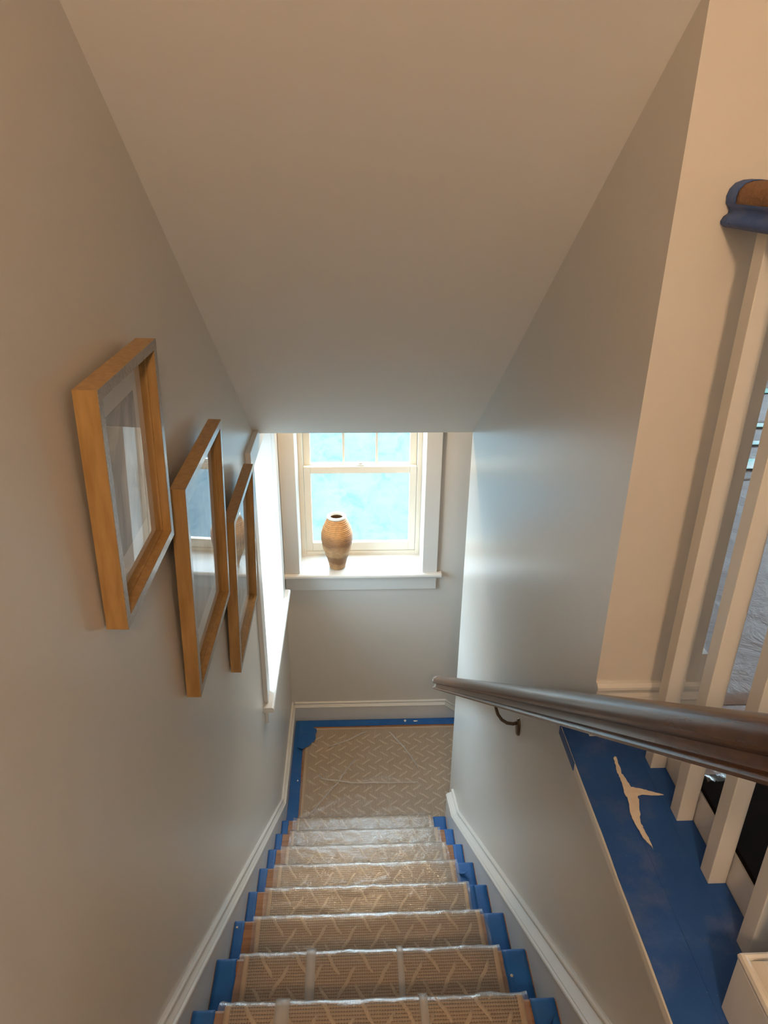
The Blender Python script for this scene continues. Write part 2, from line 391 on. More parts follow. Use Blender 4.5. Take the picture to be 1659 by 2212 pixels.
# ------------------------------------------------------------------ windows
def make_window(name, T, u0, u1, zs, zh, horn0, horn1, c0=.090, c1=.090):
    root = empty(name, T((u0+u1)/2, 0, zs)); root['kind'] = 'structure'
    def bx(nm, mat, a, b, c, d, e, f, bev=.002, par=root):
        return MB().box(a, b, c, d, e, f, T).build(nm, mat, par, bevel=bev)
    rv = .006
    bx('casing', 'trim_paint', u0-c0, u0+rv*0, 0, .020, zs, zh)
    bx('casing', 'trim_paint', u1, u1+c1, 0, .020, zs, zh)
    bx('head_casing', 'trim_paint', u0-c0, u1+c1, 0, .022, zh, zh+.085)
    # stool with horns and a rounded nose
    DB = -.2185
    nose = lambda d: d
    mb = MB()
    sec = [(DB, zs-.028), (.040, zs-.028), (.047, zs-.024), (.050, zs-.014), (.047, zs-.004), (.040, zs), (DB, zs)]
    mb.prism(sec, u0, u1, lambda p, u: T(u, p[0], p[1]))
    sec2 = [(0, zs-.028), (.040, zs-.028), (.047, zs-.024), (.050, zs-.014), (.047, zs-.004), (.040, zs), (0, zs)]
    mb.prism(sec2, u0-c0-horn0, u0, lambda p, u: T(u, p[0], p[1]))
    mb.prism(sec2, u1, u1+c1+horn1, lambda p, u: T(u, p[0], p[1]))
    mb.build('stool', 'trim_paint', root)
    bx('apron', 'trim_paint', u0-c0+.002, u1+c1-.002, 0, .018, zs-.028-.092, zs-.028)
    # jamb linings
    bx('jamb', 'trim_paint', u0-.018, u0, -.30, 0, zs-.028, zh+.018, 0)
    bx('jamb', 'trim_paint', u1, u1+.018, -.30, 0, zs-.028, zh+.018, 0)
    bx('head_jamb', 'trim_paint', u0, u1, -.30, 0, zh, zh+.018, 0)
    # inner frame
    fw = .028
    mb = MB()
    for a, b, e, f in ((u0, u0+fw, zs, zh), (u1-fw, u1, zs, zh), (u0+fw, u1-fw, zs-.02, zs+.024), (u0+fw, u1-fw, zh-fw, zh)):
        mb.box(a, b, -.30, DB, e, f, T)
    mb.build('window_frame', 'window_cream', root, bevel=.002)
    zm = 1.727                                       # meeting rail centre
    a, b = u0+fw+.002, u1-fw-.002
    st = .042
    low = MB(); d0, d1 = -.255, -.2225
    for q in ((a, a+st, zs+.026, zm+.022), (b-st, b, zs+.026, zm+.022), (a+st, b-st, zs+.026, zs+.026+.058), (a+st, b-st, zm-.022, zm+.022)):
        low.box(q[0], q[1], d0, d1, q[2], q[3], T)
    lo = low.build('lower_sash', 'window_cream', root, bevel=.003)
    MB().box(a+st, b-st, -.241, -.238, zs+.026+.058, zm-.022, T).build('pane', 'glass', lo)
    up = MB(); d0, d1 = -.292, -.260
    for q in ((a, a+st, zm-.018, zh-fw-.002), (b-st, b, zm-.018, zh-fw-.002), (a+st, b-st, zm-.018, zm+.026), (a+st, b-st, zh-fw-.05, zh-fw-.002)):
        up.box(q[0], q[1], d0, d1, q[2], q[3], T)
    us = up.build('upper_sash', 'window_cream', root, bevel=.003)
    g0, g1 = a+st, b-st; wl = (g1-g0)/3
    for i in (1, 2):
        MB().box(g0+wl*i-.007, g0+wl*i+.007, -.284, -.266, zm+.026, zh-fw-.05, T).build('muntin', 'window_cream', us)
    for i in range(3):
        MB().box(g0+wl*i+(.007 if i else 0), g0+wl*(i+1)-(.007 if i < 2 else 0), -.277, -.274, zm+.026, zh-fw-.05, T).build('pane', 'glass', us)
    um = (u0+u1)/2
    lk = MB()
    lk.prism([(um-.030, -.250), (um+.030, -.250), (um+.022, -.230), (um-.022, -.230)], zm+.022, zm+.030, lambda p, z: T(p[0], p[1], z))
    lk.prism([(um-.014, -.262), (um+.016, -.262), (um+.012, -.238), (um-.010, -.238)], zm+.030, zm+.040, lambda p, z: T(p[0], p[1], z))
    lk.build('sash_lock', 'trim_paint', root, bevel=.002)
    return root
make_window('window_1', T_far, WF[0], WF[1], ZST, ZHD, .0, .026, c0=.0905)
make_window('window_2', T_left, WL[0], WL[1], ZST, ZHD, .035, .012)

# windows of the room beyond the balusters: plain fixed lights, the right-wall one added
def room_window(name, T, u0, u1, z0, z1, dep, n):
    root = empty(name, T((u0+u1)/2, 0, z0)); root['kind'] = 'structure'
    mb = MB()
    for a, b, e, f in ((u0, u0+.05, z0, z1), (u1-.05, u1, z0, z1), (u0+.05, u1-.05, z0, z0+.05), (u0+.05, u1-.05, z1-.05, z1)):
        mb.box(a, b, -dep, -.05, e, f, T)
    for i in range(1, n):
        uu = u0+(u1-u0)*i/n; mb.box(uu-.03, uu+.03, -dep, -.05, z0+.05, z1-.05, T)
    mb.build('window_frame', 'window_cream', root)
    for i in range(n):
        a = u0+(u1-u0)*i/n+(.03 if i else .05); b = u0+(u1-u0)*(i+1)/n-(.03 if i < n-1 else .05)
        MB().box(a, b, -.09, -.086, z0+.05, z1-.05, T).build('pane', 'glass', root)
room_window('window_3', T_room, 1.2, 3.8, 2.8, 4.4, .18, 3)

room_window('added_window', T_rr, 2.9, 4.0, 2.9, 4.2, .13, 2)  # unseen window added to throw more daylight on the floor paper

def portal(name, loc, direction, sx_, sy_):
    d = bpy.data.lights.new(name, 'AREA'); d.shape = 'RECTANGLE'; d.size = sx_; d.size_y = sy_
    d.cycles.is_portal = True
    o = bpy.data.objects.new(name, d); C.objects.link(o); o.location = loc
    o.rotation_euler = Vector(direction).to_track_quat('-Z', 'Y').to_euler(); return o
portal('sky_portal', (sum(WF)/2, YF+.31, (ZST+ZHD)/2), (0, -1, 0), WF[1]-WF[0], ZHD-ZST)
portal('sky_portal', (XL-.31, sum(WL)/2, (ZST+ZHD)/2), (1, 0, 0), WL[1]-WL[0], ZHD-ZST)
portal('sky_portal', (2.5, 4.52, 3.6), (0, -1, 0), 2.6, 1.6)
portal('sky_portal', (4.47, 3.45, 3.55), (-1, 0, 0), 1.1, 1.3)

# sea outside
mb = MB().box(-300, 300, -200, 500, -7.2, -7.0)
sea = mb.build('sea', 'sea'); sea['kind'] = 'structure'; sea['label'] = 'pale turquoise rippled water outside the windows'

# ================================================================== STAIRCASE
stair = empty('staircase', (.04, 1.5, 0), 'straight flight of wooden stairs under a taped carpet runner', 'staircase')
TT = .030
for k in range(-3, 8):
    y0 = YN(k-1)-.030 if k > -3 else .06
    prof = [(y0, ZN(k)-TT), (YN(k)-.012, ZN(k)-TT), (YN(k)-.004, ZN(k)-TT+.005), (YN(k), ZN(k)-TT/2), (YN(k)-.004, ZN(k)-.004), (YN(k)-.012, ZN(k)), (y0, ZN(k))]
    MB().prism(prof, SL, SR, lambda p, x: (x, p[0], p[1])).build('tread', 'tread_wood', stair)
    zb = ZN(k+1)
    MB().box(SL, SR, YN(k)-.050, YN(k)-.030, zb, ZN(k)-TT).build('riser', 'trim_paint', stair)

# surface path over treads, noses and risers, in (y, z), lifted by t
def step_path(k, t, first, tail=True):
    pts = []
    y0 = YN(k-1)-.030
    pts.append((y0+t+.001, ZN(k)+t))
    yc, zc, r = YN(k)-.013, ZN(k)-.013, .013+t
    for i in range(7):
        a = math.pi/2 - i*(math.pi*1.05/6)*.9
        pts.append((yc+r*math.cos(a), zc+r*math.sin(a)))
    if tail:
        pts.append((YN(k)-.030+t+.001, ZN(k)-TT-.010)); pts.append((YN(k)-.030+t+.001, ZN(k+1)+t+.002))
    return pts
def full_path(k0, k1, t):
    pts = []
    for k in range(k0, k1+1): pts += step_path(k, t, k == k0)
    return pts
def resample(pts, d):
    out = []
    for a, b in zip(pts, pts[1:]):
        a, b = Vector(a), Vector(b); n = max(1, int(round((b-a).length/d)))
        for i in range(n): out.append(a.lerp(b, i/n))
    out.append(Vector(pts[-1])); return out
class Path:
    def __init__(s, pts):
        s.p = [Vector(p) for p in pts]; s.s = [0]
        for a, b in zip(s.p, s.p[1:]): s.s.append(s.s[-1]+(b-a).length)
        s.len = s.s[-1]
    def at(s, q):
        q = min(max(q, 0), s.len-1e-6)
        import bisect
        i = min(bisect.bisect_right(s.s, q)-1, len(s.p)-2)
        a, b = s.p[i], s.p[i+1]; f = (q-s.s[i])/max(1e-9, s.s[i+1]-s.s[i])
        d = (b-a).normalized(); return a.lerp(b, f), Vector((-d.y, d.x))
def strip(name, mat, pts, x0, x1, parent=None, thick=.0, nx=1, wob=None, jag=None):
    """sheet over a (y,z) path between x0 and x1, uv in metres"""
    P = Path(pts); vs = []; fs = []; uvs = []
    n = len(pts)
    for j, p in enumerate(pts):
        _, nn = P.at(P.s[j])
        for i in range(nx+1):
            x = x0 + (x1-x0)*i/nx
            if jag and i in (0, nx): x += jag(P.s[j], i)
            q = Vector(p)
            if wob: q = q + nn*wob(x, P.s[j])
            vs.append((x, q.x, q.y)); uvs.append((x, P.s[j]))
    w_ = nx+1
    for j in range(n-1):
        for i in range(nx): fs.append((j*w_+i, j*w_+i+1, (j+1)*w_+i+1, (j+1)*w_+i))
    mb = MB(); mb.add(vs, fs)
    o = mb.build(name, mat, parent, smooth=True, uvs=uvs)
    # keep sheets facing outwards and give them a real thickness
    if thick:
        so = o.modifiers.new('thickness', 'SOLIDIFY'); so.thickness = thick; so.offset = 0
    return o

RX0, RX1 = -.322, .404
TC = .008
runner = empty('stair_runner', (.04, 2.85, .01), 'tan ribbed carpet runner with raised zigzag bars down the stairs', 'carpet')
pc = resample(full_path(-2, 7, TC), .03)
jagr = lambda s, i: (.012*noise.noise((s*1.7, 3.1 if i else 9.7, 0)))
strip('carpet', 'carpet', pc, RX0, RX1, runner, .006, 6, None, jagr)
# bound edges
strip('binding', 'binding', resample(full_path(-2, 7, TC+.0015), .03), RX0-.001, RX0+.013, runner, .004, 1, None, lambda s, i: .012*noise.noise((s*1.7, 9.7, 0)))
strip('binding', 'binding', resample(full_path(-2, 7, TC+.0015), .03), RX1-.013, RX1+.001, runner, .004, 1, None, lambda s, i: .012*noise.noise((s*1.7, 3.1, 0)))
def ridge_bars(name, parent, fn, x0, x1, s0, s1, px, ps, dx, ds, hw=.0055, hh_=.0045):
    mb = MB(); seg = 6
    nrow = int((s1-s0)/ps)+1; ncol = int((x1-x0)/px)+2
    for j in range(nrow):
        for sgn, ox, os_ in ((1, 0, 0), (-1, .5, .5)):
            for i in range(ncol):
                cxx = x0+(i+ox)*px+.01; cs = s0+(j+os_)*ps+ps*.5
                jx, js = random.uniform(-.004, .004), random.uniform(-.005, .005)
                pts = []
                for q in range(seg+1):
                    f = q/seg-.5
                    u = cxx+jx+sgn*f*dx+.002*math.sin(q*1.7+i); v_ = cs+js+f*ds
                    pts.append((u, v_))
                if min(p[0] for p in pts) < x0+.014 or max(p[0] for p in pts) > x1-.014: continue
                if min(p[1] for p in pts) < s0 or max(p[1] for p in pts) > s1: continue
                tx, ts = sgn*dx, ds; L = math.hypot(tx, ts); nx_, ns_ = -ts/L, tx/L
                vs = []
                for q, (u, v_) in enumerate(pts):
                    e = .35 if q in (0, seg) else 1
                    for o_, h_ in ((-hw, 0), (-hw*.5, hh_*e), (hw*.5, hh_*e), (hw, 0)):
                        vs.append(fn(u+nx_*o_*(.6 if e < 1 else 1), v_+ns_*o_*(.6 if e < 1 else 1), h_))
                fs = [(q*4+a, q*4+a+1, (q+1)*4+a+1, (q+1)*4+a) for q in range(seg) for a in range(3)]
                fs += [(0, 1, 2, 3), (seg*4+3, seg*4+2, seg*4+1, seg*4)]
                mb.add(vs, fs)
    o = mb.build(name, 'ridge', parent, smooth=True); o['kind'] = 'stuff'; return o
PC = Path(full_path(-2, 7, TC))
def on_stairs(u, s, h):
    p, n = PC.at(s); q = p+n*(h+.002); return (u, q.x, q.y)
ridge_bars('raised_bars', runner, on_stairs, RX0, RX1, .02, PC.len-.01, .094, .120, .050, .088)

# landing carpet
LX0, LX1, LY0, LY1 = -.320, .70, YN(7)-.020, 3.792
land = empty('landing_carpet', (.15, 3.3, .001), 'tan ribbed carpet with small raised zigzag bars covering the landing', 'carpet')
mb = MB()
nx_, ny_ = 12, 12
vs = [(LX0+(LX1-LX0)*i/nx_, LY0+(LY1-LY0)*j/ny_, TC) for j in range(ny_+1) for i in range(nx_+1)]
mb.add(vs, [(j*(nx_+1)+i, j*(nx_+1)+i+1, (j+1)*(nx_+1)+i+1, (j+1)*(nx_+1)+i) for j in range(ny_) for i in range(nx_)])
o = mb.build('carpet', 'carpet', land, uvs=[(p[1], p[0]) for p in vs])
so = o.modifiers.new('thickness', 'SOLIDIFY'); so.thickness = TC-.001; so.offset = -1
MB().box(LX0-.002, LX0+.012, LY0, LY1, .0005, TC+.002).build('binding', 'binding', land)
MB().box(LX0, LX1, LY1-.012, LY1+.002, .0005, TC+.002).build('binding', 'binding', land)
ridge_bars('raised_bars', land, lambda u, s, h: (u, s, TC+h*.8), LX0, LX1, LY0+.01, LY1-.01, .0755, .112, .054, .044, hw=.0055)

# protective film
def crinkle(x, s):
    v1 = noise.noise((x*14, s*14, 1.3)); v2 = noise.noise((x*30+5, s*22, 4.2))
    v3 = noise.noise((x*5+s*3, s*6-x*4, 8.1))
    return 0.0056 + .0017*(1-min(1, abs(v1)*3.2)) + .0006*(1-min(1, abs(v2)*2.5)) + .0040*max(0, 1-abs(v3)*22)
pfm = resample(full_path(-2, 7, TC+.0005), .011)
fo = strip('plastic_film', 'film', pfm, RX0-.018, RX1+.012, None, 0, 64, crinkle, lambda s, i: .016*noise.noise((s*5, 1.0+i, 2)))
tag(fo, 'clear crinkled plastic film stretched over the stair runner', 'plastic film')
mb = MB(); fx, fy = 70, 70
vs = []
for j in range(fy+1):
    for i in range(fx+1):
        x = LX0-.012+(LX1+.01-LX0)*i/fx; y = LY0+.016+(LY1-LY0-.014)*j/fy
        if i == 0: x += .012*noise.noise((y*6, 0, 5))
        v3 = noise.noise((x*3+y*2, y*4-x*2.4, 12.1))
        vs.append((x, y, TC+.0045+.0010*(1-min(1, abs(noise.noise((x*11, y*11, 7)))*3))+.007*max(0, 1-abs(v3)*26)))
mb.add(vs, [(j*(fx+1)+i, j*(fx+1)+i+1, (j+1)*(fx+1)+i+1, (j+1)*(fx+1)+i) for j in range(fy) for i in range(fx)])
tag(mb.build('plastic_film', 'film', None, smooth=True), 'clear creased plastic film lying over the landing carpet', 'plastic film')

def fold(pts, wd, par):
    P3 = [at(600+x/8.295, 1550+y/8.295, Z=TC+.013) for x, y in pts]
    mb = MB(); vs = []
    for i, p in enumerate(P3):
        t = (P3[min(i+1, len(P3)-1)]-P3[max(i-1, 0)]).normalized(); nn_ = Vector((-t.y, t.x, 0)); wq = wd*(.3 if i in (0, len(P3)-1) else 1+.3*math.sin(i*2.1))
        vs += [p-nn_*wq-Vector((0, 0, .004)), p+Vector((0, 0, .004)), p+nn_*wq-Vector((0, 0, .004))]
    mb.add(vs, [(3*i+a, 3*i+a+1, 3*i+a+4, 3*i+a+3) for i in range(len(P3)-1) for a in (0, 1)])
    mb.build('fold', 'packing', par, smooth=True)
lf = bpy.data.objects['plastic_film.001']
fold([(715, 1010), (800, 1085), (900, 1110), (1050, 1118), (1200, 1140), (1330, 1165), (1500, 1165), (1700, 1150), (2000, 1160), (2500, 1150)], .0055, lf)
fold([(500, 1800), (640, 1660), (780, 1490), (930, 1310), (1080, 1150), (1190, 980), (1300, 840), (1420, 700)], .0045, lf)
fold([(2000, 250), (2120, 370), (2260, 520), (2400, 700), (2520, 900)], .007, lf)
fold([(900, 520), (1100, 450), (1300, 380), (1480, 280), (1600, 240)], .0045, lf)

# clear packing tape bands across the film
for (xa, xb, k, f0, lab) in ((.112, .130, 1, -.02, 'narrow strip of clear packing tape on the seventh tread above the landing'),
                             (-.145, -.118, 1, .0, 'wide strip of clear packing tape on the seventh tread above the landing'),
                             (.150, .170, 0, .0, 'strip of clear packing tape on the eighth tread above the landing, towards the handrail wall'),
                             (-.200, -.165, 0, .0, 'strip of clear packing tape on the eighth tread above the landing, towards the picture wall')):
    tag(strip('packing_tape', 'packing', resample(step_path(k, TC+.012, False, False), .03), xa, xb, None, .0008, 2), lab, 'tape', 'clear tape on the film')

# blue masking tape on the ends of the treads
ordn = ['first', 'second', 'third', 'fourth', 'fifth', 'sixth', 'seventh', 'eighth']
wl_ = {0: .056, 1: .060, 2: .035, 3: .036, 4: .036, 5: .038, 6: .036, 7: .038}
wr_ = {0: .064, 1: .072, 2: .070, 3: .086, 4: .078, 5: .046, 6: .046, 7: .070}
for k in range(8):
    nm = ordn[7-k]
    for side, a, b, lab in (('l', SL+.002, SL+wl_[k], 'picture-wall'), ('r', SR-wr_[k], SR-.003, 'handrail-wall')):
        pts = resample(step_path(k, .0012, False, False), .02)
        sd = k*3+(0 if side == 'l' else 50)
        o = strip('masking_tape', 'blue_tape', pts, a, b, None, .0008, 4, lambda x, s, sd=sd: .0006*noise.noise((x*40, s*30, sd)), lambda s, i, sd=sd, side=side: (.0035*noise.noise((s*25, sd, i)) if (i > 0) == (side == 'l') else 0))
        tag(o, 'blue masking tape at the %s end of the %s tread above the landing' % (lab, nm), 'tape', 'blue tape on the tread ends')
# second overlapping strips and loose flaps
tag(strip('masking_tape', 'blue_tape', resample(step_path(3, .0024, False, False), .02), SR-.086, SR-.048, None, .0008, 3), 'narrow overlapping strip of blue tape on the fifth tread above the landing', 'tape')
def flap(x, y, z, l, ang, lab):
    mb = MB(); n = 5; vs = []
    for i in range(n+1):
        f = i/n
        for sx_ in (-1, 1):
            vs.append((x+sx_*.012*(1-f*.6)+f*l*math.cos(ang), y+f*l*math.sin(ang)+sx_*.006, z+.003+.022*f*f))
    mb.add(vs, [(2*i, 2*i+1, 2*i+3, 2*i+2) for i in range(n)])
    o = mb.build('loose_tape', 'blue_tape', None, smooth=True); so = o.modifiers.new('t', 'SOLIDIFY'); so.thickness = .0008
    tag(o, lab, 'tape')
flap(SR-.045, YN(0)-.09, ZN(0)+.001, .035, .9, 'small curled flap of blue tape on the eighth tread above the landing')
flap(SR-.068, YN(4)-.05, ZN(4)+.001, .035, -.6, 'small curled flap of blue tape on the fourth tread above the landing')
# paint drops
for (px, py, k, r, lab) in ((1105.5, 2107, 1, .0042, 'round white paint drop on the blue tape of the seventh tread'),
                            (512, 2003, 2, .0035, 'small white paint fleck on the blue tape of the sixth tread')):
    p = at(px, py, Z=ZN(k)+.003)
    MBd = MB().lathe([(0.0001, p.z+.0016), (r*.6, p.z+.0014), (r, p.z), (r, p.z-.002), (.0001, p.z-.002)], (p.x, p.y), 14)
    tag(MBd.build('paint_drop', 'plaster', None, smooth=True), lab, 'paint drop')

# landing tape
def sheet(name, mat, poly, z, th, lab, cat, group=None):
    return tag(MB().prism(poly, z, z+th, lambda p, zz: (p[0], p[1], zz)).build(name, mat), lab, cat, group)
sheet('masking_tape', 'blue_tape', [(SL+.002, YN(7)-.02), (-.338, YN(7)-.02), (-.334, 3.2), (-.340, 3.5), (-.338, 3.868), (SL+.002, 3.868)], .0006, .0009,
      'long strip of blue masking tape along the picture-wall edge of the landing', 'tape')
sheet('masking_tape', 'blue_tape', [(-.395, 3.820), (-.1, 3.817), (.3, 3.822), (.70, 3.820), (.70, 3.880), (-.395, 3.880)], .0017, .0009,
      'long strip of blue masking tape along the far wall under the vase window', 'tape')
torn = [(-.372, 3.86), (-.372, 3.612), (-.345, 3.602), (-.332, 3.600), (-.326, 3.610), (-.313, 3.617), (-.300, 3.628), (-.287, 3.641), (-.284, 3.655), (-.268, 3.668), (-.260, 3.691), (-.262, 3.73), (-.255, 3.757), (-.256, 3.777), (-.276, 3.791), (-.282, 3.822), (-.282, 3.86)]
sheet('torn_tape', 'blue_tape', torn, TC+.010, .0012, 'ragged torn piece of blue tape over the corner of the landing carpet', 'tape')
for i, (px, py, r, lab) in enumerate(((875, 1557, .011, 'curved white paint dab on the blue tape below the vase window'), (897, 1557.5, .012, 'smeared white paint dab on the blue tape below the vase window'),
                                      (643, 1686, .006, 'white paint dab on the blue tape along the picture wall'))):
    p = at(px, py, Z=.0028); z0 = .0016 if i == 2 else .0027
    pts = [(p.x+r*math.cos(a)*(1.2 if i == 1 else .7)*(1+.3*math.sin(3*a+i)), p.y+r*math.sin(a)*(.5 if i == 1 else 1)) for a in [2*math.pi*q/12 for q in range(12)]]
    sheet('paint_dab', 'rim_white', pts, z0, .0012, lab, 'paint dab')

# ================================================================== LEDGE AND BALUSTRADE
cap = MB()
cap.prism([(.466, ZLEDGE-.024), (.656, ZLEDGE-.024), (.656, ZLEDGE), (.470, ZLEDGE), (.466, ZLEDGE-.004)], .0, YC, lambda p, y: (p[0], y, p[1]))
cap.box(.466, XR, YC, 1.274, ZLEDGE-.024, ZLEDGE)
struct(cap.build('trim_1', 'trim_paint', bevel=.002))
fascia = struct(MB().box(.656, .668, .0, YC-.016, 2.20, ZHALL-.004).build('trim_2', 'trim_paint'))
ttape = [(.468, .545, .0006, 'strip of blue tape along the stair-side edge of the white ledge'),
         (.540, .618, .0014, 'wide strip of blue tape along the middle of the ledge under the plaster smear'),
         (.612, .655, .0022, 'strip of blue tape along the baluster side of the ledge')]
for a, b, dz, lab in ttape:
    n = 24; le = []; re = []
    y1 = YC-.016
    for i in range(n+1):
        y = .02+(y1-.02)*i/n
        le.append((a+.001*noise.noise((y*14, a*50, 0)), y)); re.append((b+(.002*noise.noise((y*9, b*50, 3)) if b < .65 else 0), y))
    mb = MB(); vs = []; 
    for i in range(n+1):
        vs += [(le[i][0], le[i][1], ZLEDGE+dz), (re[i][0], re[i][1], ZLEDGE+dz)]
    mb.add(vs, [(2*i, 2*i+1, 2*i+3, 2*i+2) for i in range(n)])
    if a < .5: mb.add([(a, YC-.016, ZLEDGE+dz), (XR-.001, YC-.016, ZLEDGE+dz), (XR-.001, 1.2735, ZLEDGE+dz), (a, 1.2735, ZLEDGE+dz)], [(0, 1, 2, 3)])
    o = mb.build('masking_tape', 'ledge_tape'); so = o.modifiers.new('t', 'SOLIDIFY'); so.thickness = .0006; so.offset = 0
    tag(o, lab, 'tape', 'blue tape on the ledge')
wrap = MB().box(.4645, .466, 1.16, 1.2755, ZLEDGE-.020, ZLEDGE+.0012).box(.4645, .52, 1.274, 1.2755, ZLEDGE-.020, ZLEDGE+.0012)
tag(wrap.build('folded_tape', 'ledge_tape'), 'short piece of blue tape folded down over the ledge corner', 'tape')
# plaster smear
zz = ZLEDGE+.0026
sm = [(245, 125), (260, 130), (285, 200), (300, 260), (340, 310), (375, 365), (440, 375), (510, 395), (630, 425), (560, 428), (470, 422), (430, 432), (440, 500), (445, 560), (450, 640), (480, 700),
      (520, 780), (548, 850), (510, 800), (470, 760), (430, 690), (385, 610), (365, 540), (350, 460), (320, 400), (315, 370), (290, 290), (265, 240), (250, 180), (240, 140)]
fine = []
for (xa, ya_), (xb, yb_) in zip(sm, sm[1:]+sm[:1]):
    for q in range(4):
        f = q/4; fine.append((xa+(xb-xa)*f+(random.uniform(-5, 5) if q else 0), ya_+(yb_-ya_)*f+(random.uniform(-4, 4) if q else 0)))
pts = [at(1259+x/3.615, 1600+y/3.615, Z=zz) for x, y in fine]
tag(MB().prism([(p.x, p.y) for p in pts], zz, zz+.0016, lambda p, z: (p[0], p[1], z)).build('plaster_smear', 'plaster'), 'forked off-white plaster smear dried on the blue tape of the ledge', 'plaster smear')

ords = ['first', 'second', 'third', 'fourth']
ZRAIL = 3.317
for i in range(4):
    y0 = 1.139-.1375*i
    o = MB().box(.622, .6545, y0, y0+.0325, ZLEDGE+.002, ZRAIL+.004).build('baluster', 'trim_paint', bevel=.0015, rel=(.638, y0+.016, ZLEDGE+.002))
    tag(o, 'square white baluster, %s from the end wall, rising from the blue-taped ledge' % ords[i], 'baluster', 'balusters on the ledge')
# newel with moulded plinth
nw = empty('newel_post', (.655, .56, ZLEDGE), 'square white newel post with a moulded plinth standing on the ledge', 'newel post')
MB().box(.592, .718, .488, .614, ZLEDGE+.002, 3.47).build('post', 'trim_paint', nw, bevel=.003)
px0, px1, py0, py1 = .549, .761, .445, .657
MB().box(px0, px1, py0, py1, ZLEDGE+.002, ZLEDGE+.118).build('plinth', 'trim_paint', nw, bevel=.002)
prof = [(0, .118), (-.001, .124), (.001, .130), (.005, .132), (.009, .130), (.010, .126), (.012, .127), (.016, .134), (.022, .142), (.026, .143), (.028, .139), (.030, .140), (.034, .146), (.043, .150)]
mb = MB(); vs = []
for o_, z in prof:
    vs += [(px0+o_, py0+o_, ZLEDGE+z), (px1-o_, py0+o_, ZLEDGE+z), (px1-o_, py1-o_, ZLEDGE+z), (px0+o_, py1-o_, ZLEDGE+z)]
fs = [(4*j+i, 4*j+(i+1) % 4, 4*j+4+(i+1) % 4, 4*j+4+i) for j in range(len(prof)-1) for i in range(4)]
fs += [(0, 1, 2, 3), tuple(4*(len(prof)-1)+i for i in range(4))]
mb.add(vs, fs); mb.build('plinth_moulding', 'trim_paint', nw)
mb = MB(); mb.box(.578, .732, .474, .628, 3.47, 3.49); mb.box(.586, .724, .482, .620, 3.49, 3.51); mb.build('post_cap', 'trim_paint', nw, bevel=.004)
# hall handrail: wrapped in kraft paper and blue tape
def rail_prof(s=1.0):
    return [(-.028, 0), (-.034, .004), (-.035, .008), (-.031, .015), (-.025, .019), (-.0235, .024), (-.026, .028), (-.031, .033), (-.0325, .042), (-.030, .052), (-.023, .060), (-.012, .064), (0, .065),
            (.012, .064), (.023, .060), (.030, .052), (.0325, .042), (.031, .033), (.026, .028), (.0235, .024), (.025, .019), (.031, .015), (.035, .008), (.034, .004), (.028, 0)]
hr = empty('hall_handrail', (.6385, .9, ZRAIL), 'level handrail over the balusters wrapped in brown paper and blue tape', 'handrail')
ext = lambda p, y: (.6385+p[0], y, ZRAIL+.0045+p[1])
MB().prism(rail_prof(), .615, YC, ext).build('rail', 'rail', hr, smooth=True)
def wrapm(sel, off, y0, y1, nm, mat, wob=0, ny=40):
    pr_ = rail_prof(); base = [Vector(p) for p in pr_]
    ins = Vector((0, .03)); pts = []
    for p in base: pts.append(p+(p-ins).normalized()*off)
    pts = [pts[i] for i in sel]
    vs = []
    for j in range(ny+1):
        y = y0+(y1-y0)*j/ny
        for i, p in enumerate(pts):
            d = wob*noise.noise((p.x*60, y*30, p.y*60)) if wob else 0
            q = p+(p-ins).normalized()*d
            vs.append(ext(q, y+(.006*noise.noise((p.y*60, p.x*40, 3)) if (wob and j in (0, ny)) else 0)))
    n = len(pts)
    mb = MB(); mb.add(vs, [(j*n+i, j*n+i+1, (j+1)*n+i+1, (j+1)*n+i) for j in range(ny) for i in range(n-1)])
    o = mb.build(nm, mat, hr, smooth=True); so = o.modifiers.new('t', 'SOLIDIFY'); so.thickness = .0008; return o
wrapm(list(range(6, 19)), .0022, .62, YC-.030, 'paper_wrap', 'kraft', .0022)
wrapm(list(range(0, 8)), .0030, .62, YC-.004, 'tape_strip', 'ledge_tape')
wrapm(list(range(17, 25)), .0030, .62, YC-.004, 'tape_strip', 'ledge_tape')
wrapm(list(range(0, 25)), .0038, YC-.034, YC-.002, 'tape_wrap', 'ledge_tape', 0, 6)

# stair handrail on the right wall
sh = empty('stair_handrail', (.44, 2.0, 1.7), 'dark stained wooden handrail sloping down the stairwell wall', 'handrail')
ya, za, yb = .05, 0, 3.105
slope = -.762
ctr = lambda y: 2.520+(y-1.01)*slope
ang = math.atan(slope); tdir = Vector((0, math.cos(ang), math.sin(ang))); ndir = Vector((0, -math.sin(ang), math.cos(ang)))
hp = [(-.020, -.034), (-.029, -.032), (-.0315, -.027), (-.028, -.0225), (-.020, -.0205), (-.0175, -.014), (-.0180, -.006), (-.027, -.002), (-.0315, .008), (-.031, .017), (-.026, .026), (-.017, .032), (-.006, .0345)]
hp = hp + [(-x, y) for x, y in reversed(hp)]
def hpt(p, y):
    return Vector((.44+p[0], y, ctr(y)))+ndir*p[1]
mb = MB(); vs = []; n = len(hp); ys = [ya+(yb-.012-ya)*i/24 for i in range(25)]+[yb-.004, yb]
for j, y in enumerate(ys):
    sc = 1 if y < yb-.006 else (.97 if y < yb-.001 else .86)
    vs += [hpt((p[0]*sc, p[1]*sc), y) for p in hp]
mb.add(vs, [(j*n+i, j*n+(i+1) % n, (j+1)*n+(i+1) % n, (j+1)*n+i) for j in range(len(ys)-1) for i in range(n)] + [tuple(range(n)), tuple((len(ys)-1)*n+i for i in range(n))])
o = mb.build('rail', 'rail', sh, smooth=True)
es = o.modifiers.new('edges', 'EDGE_SPLIT'); es.split_angle = math.radians(50)
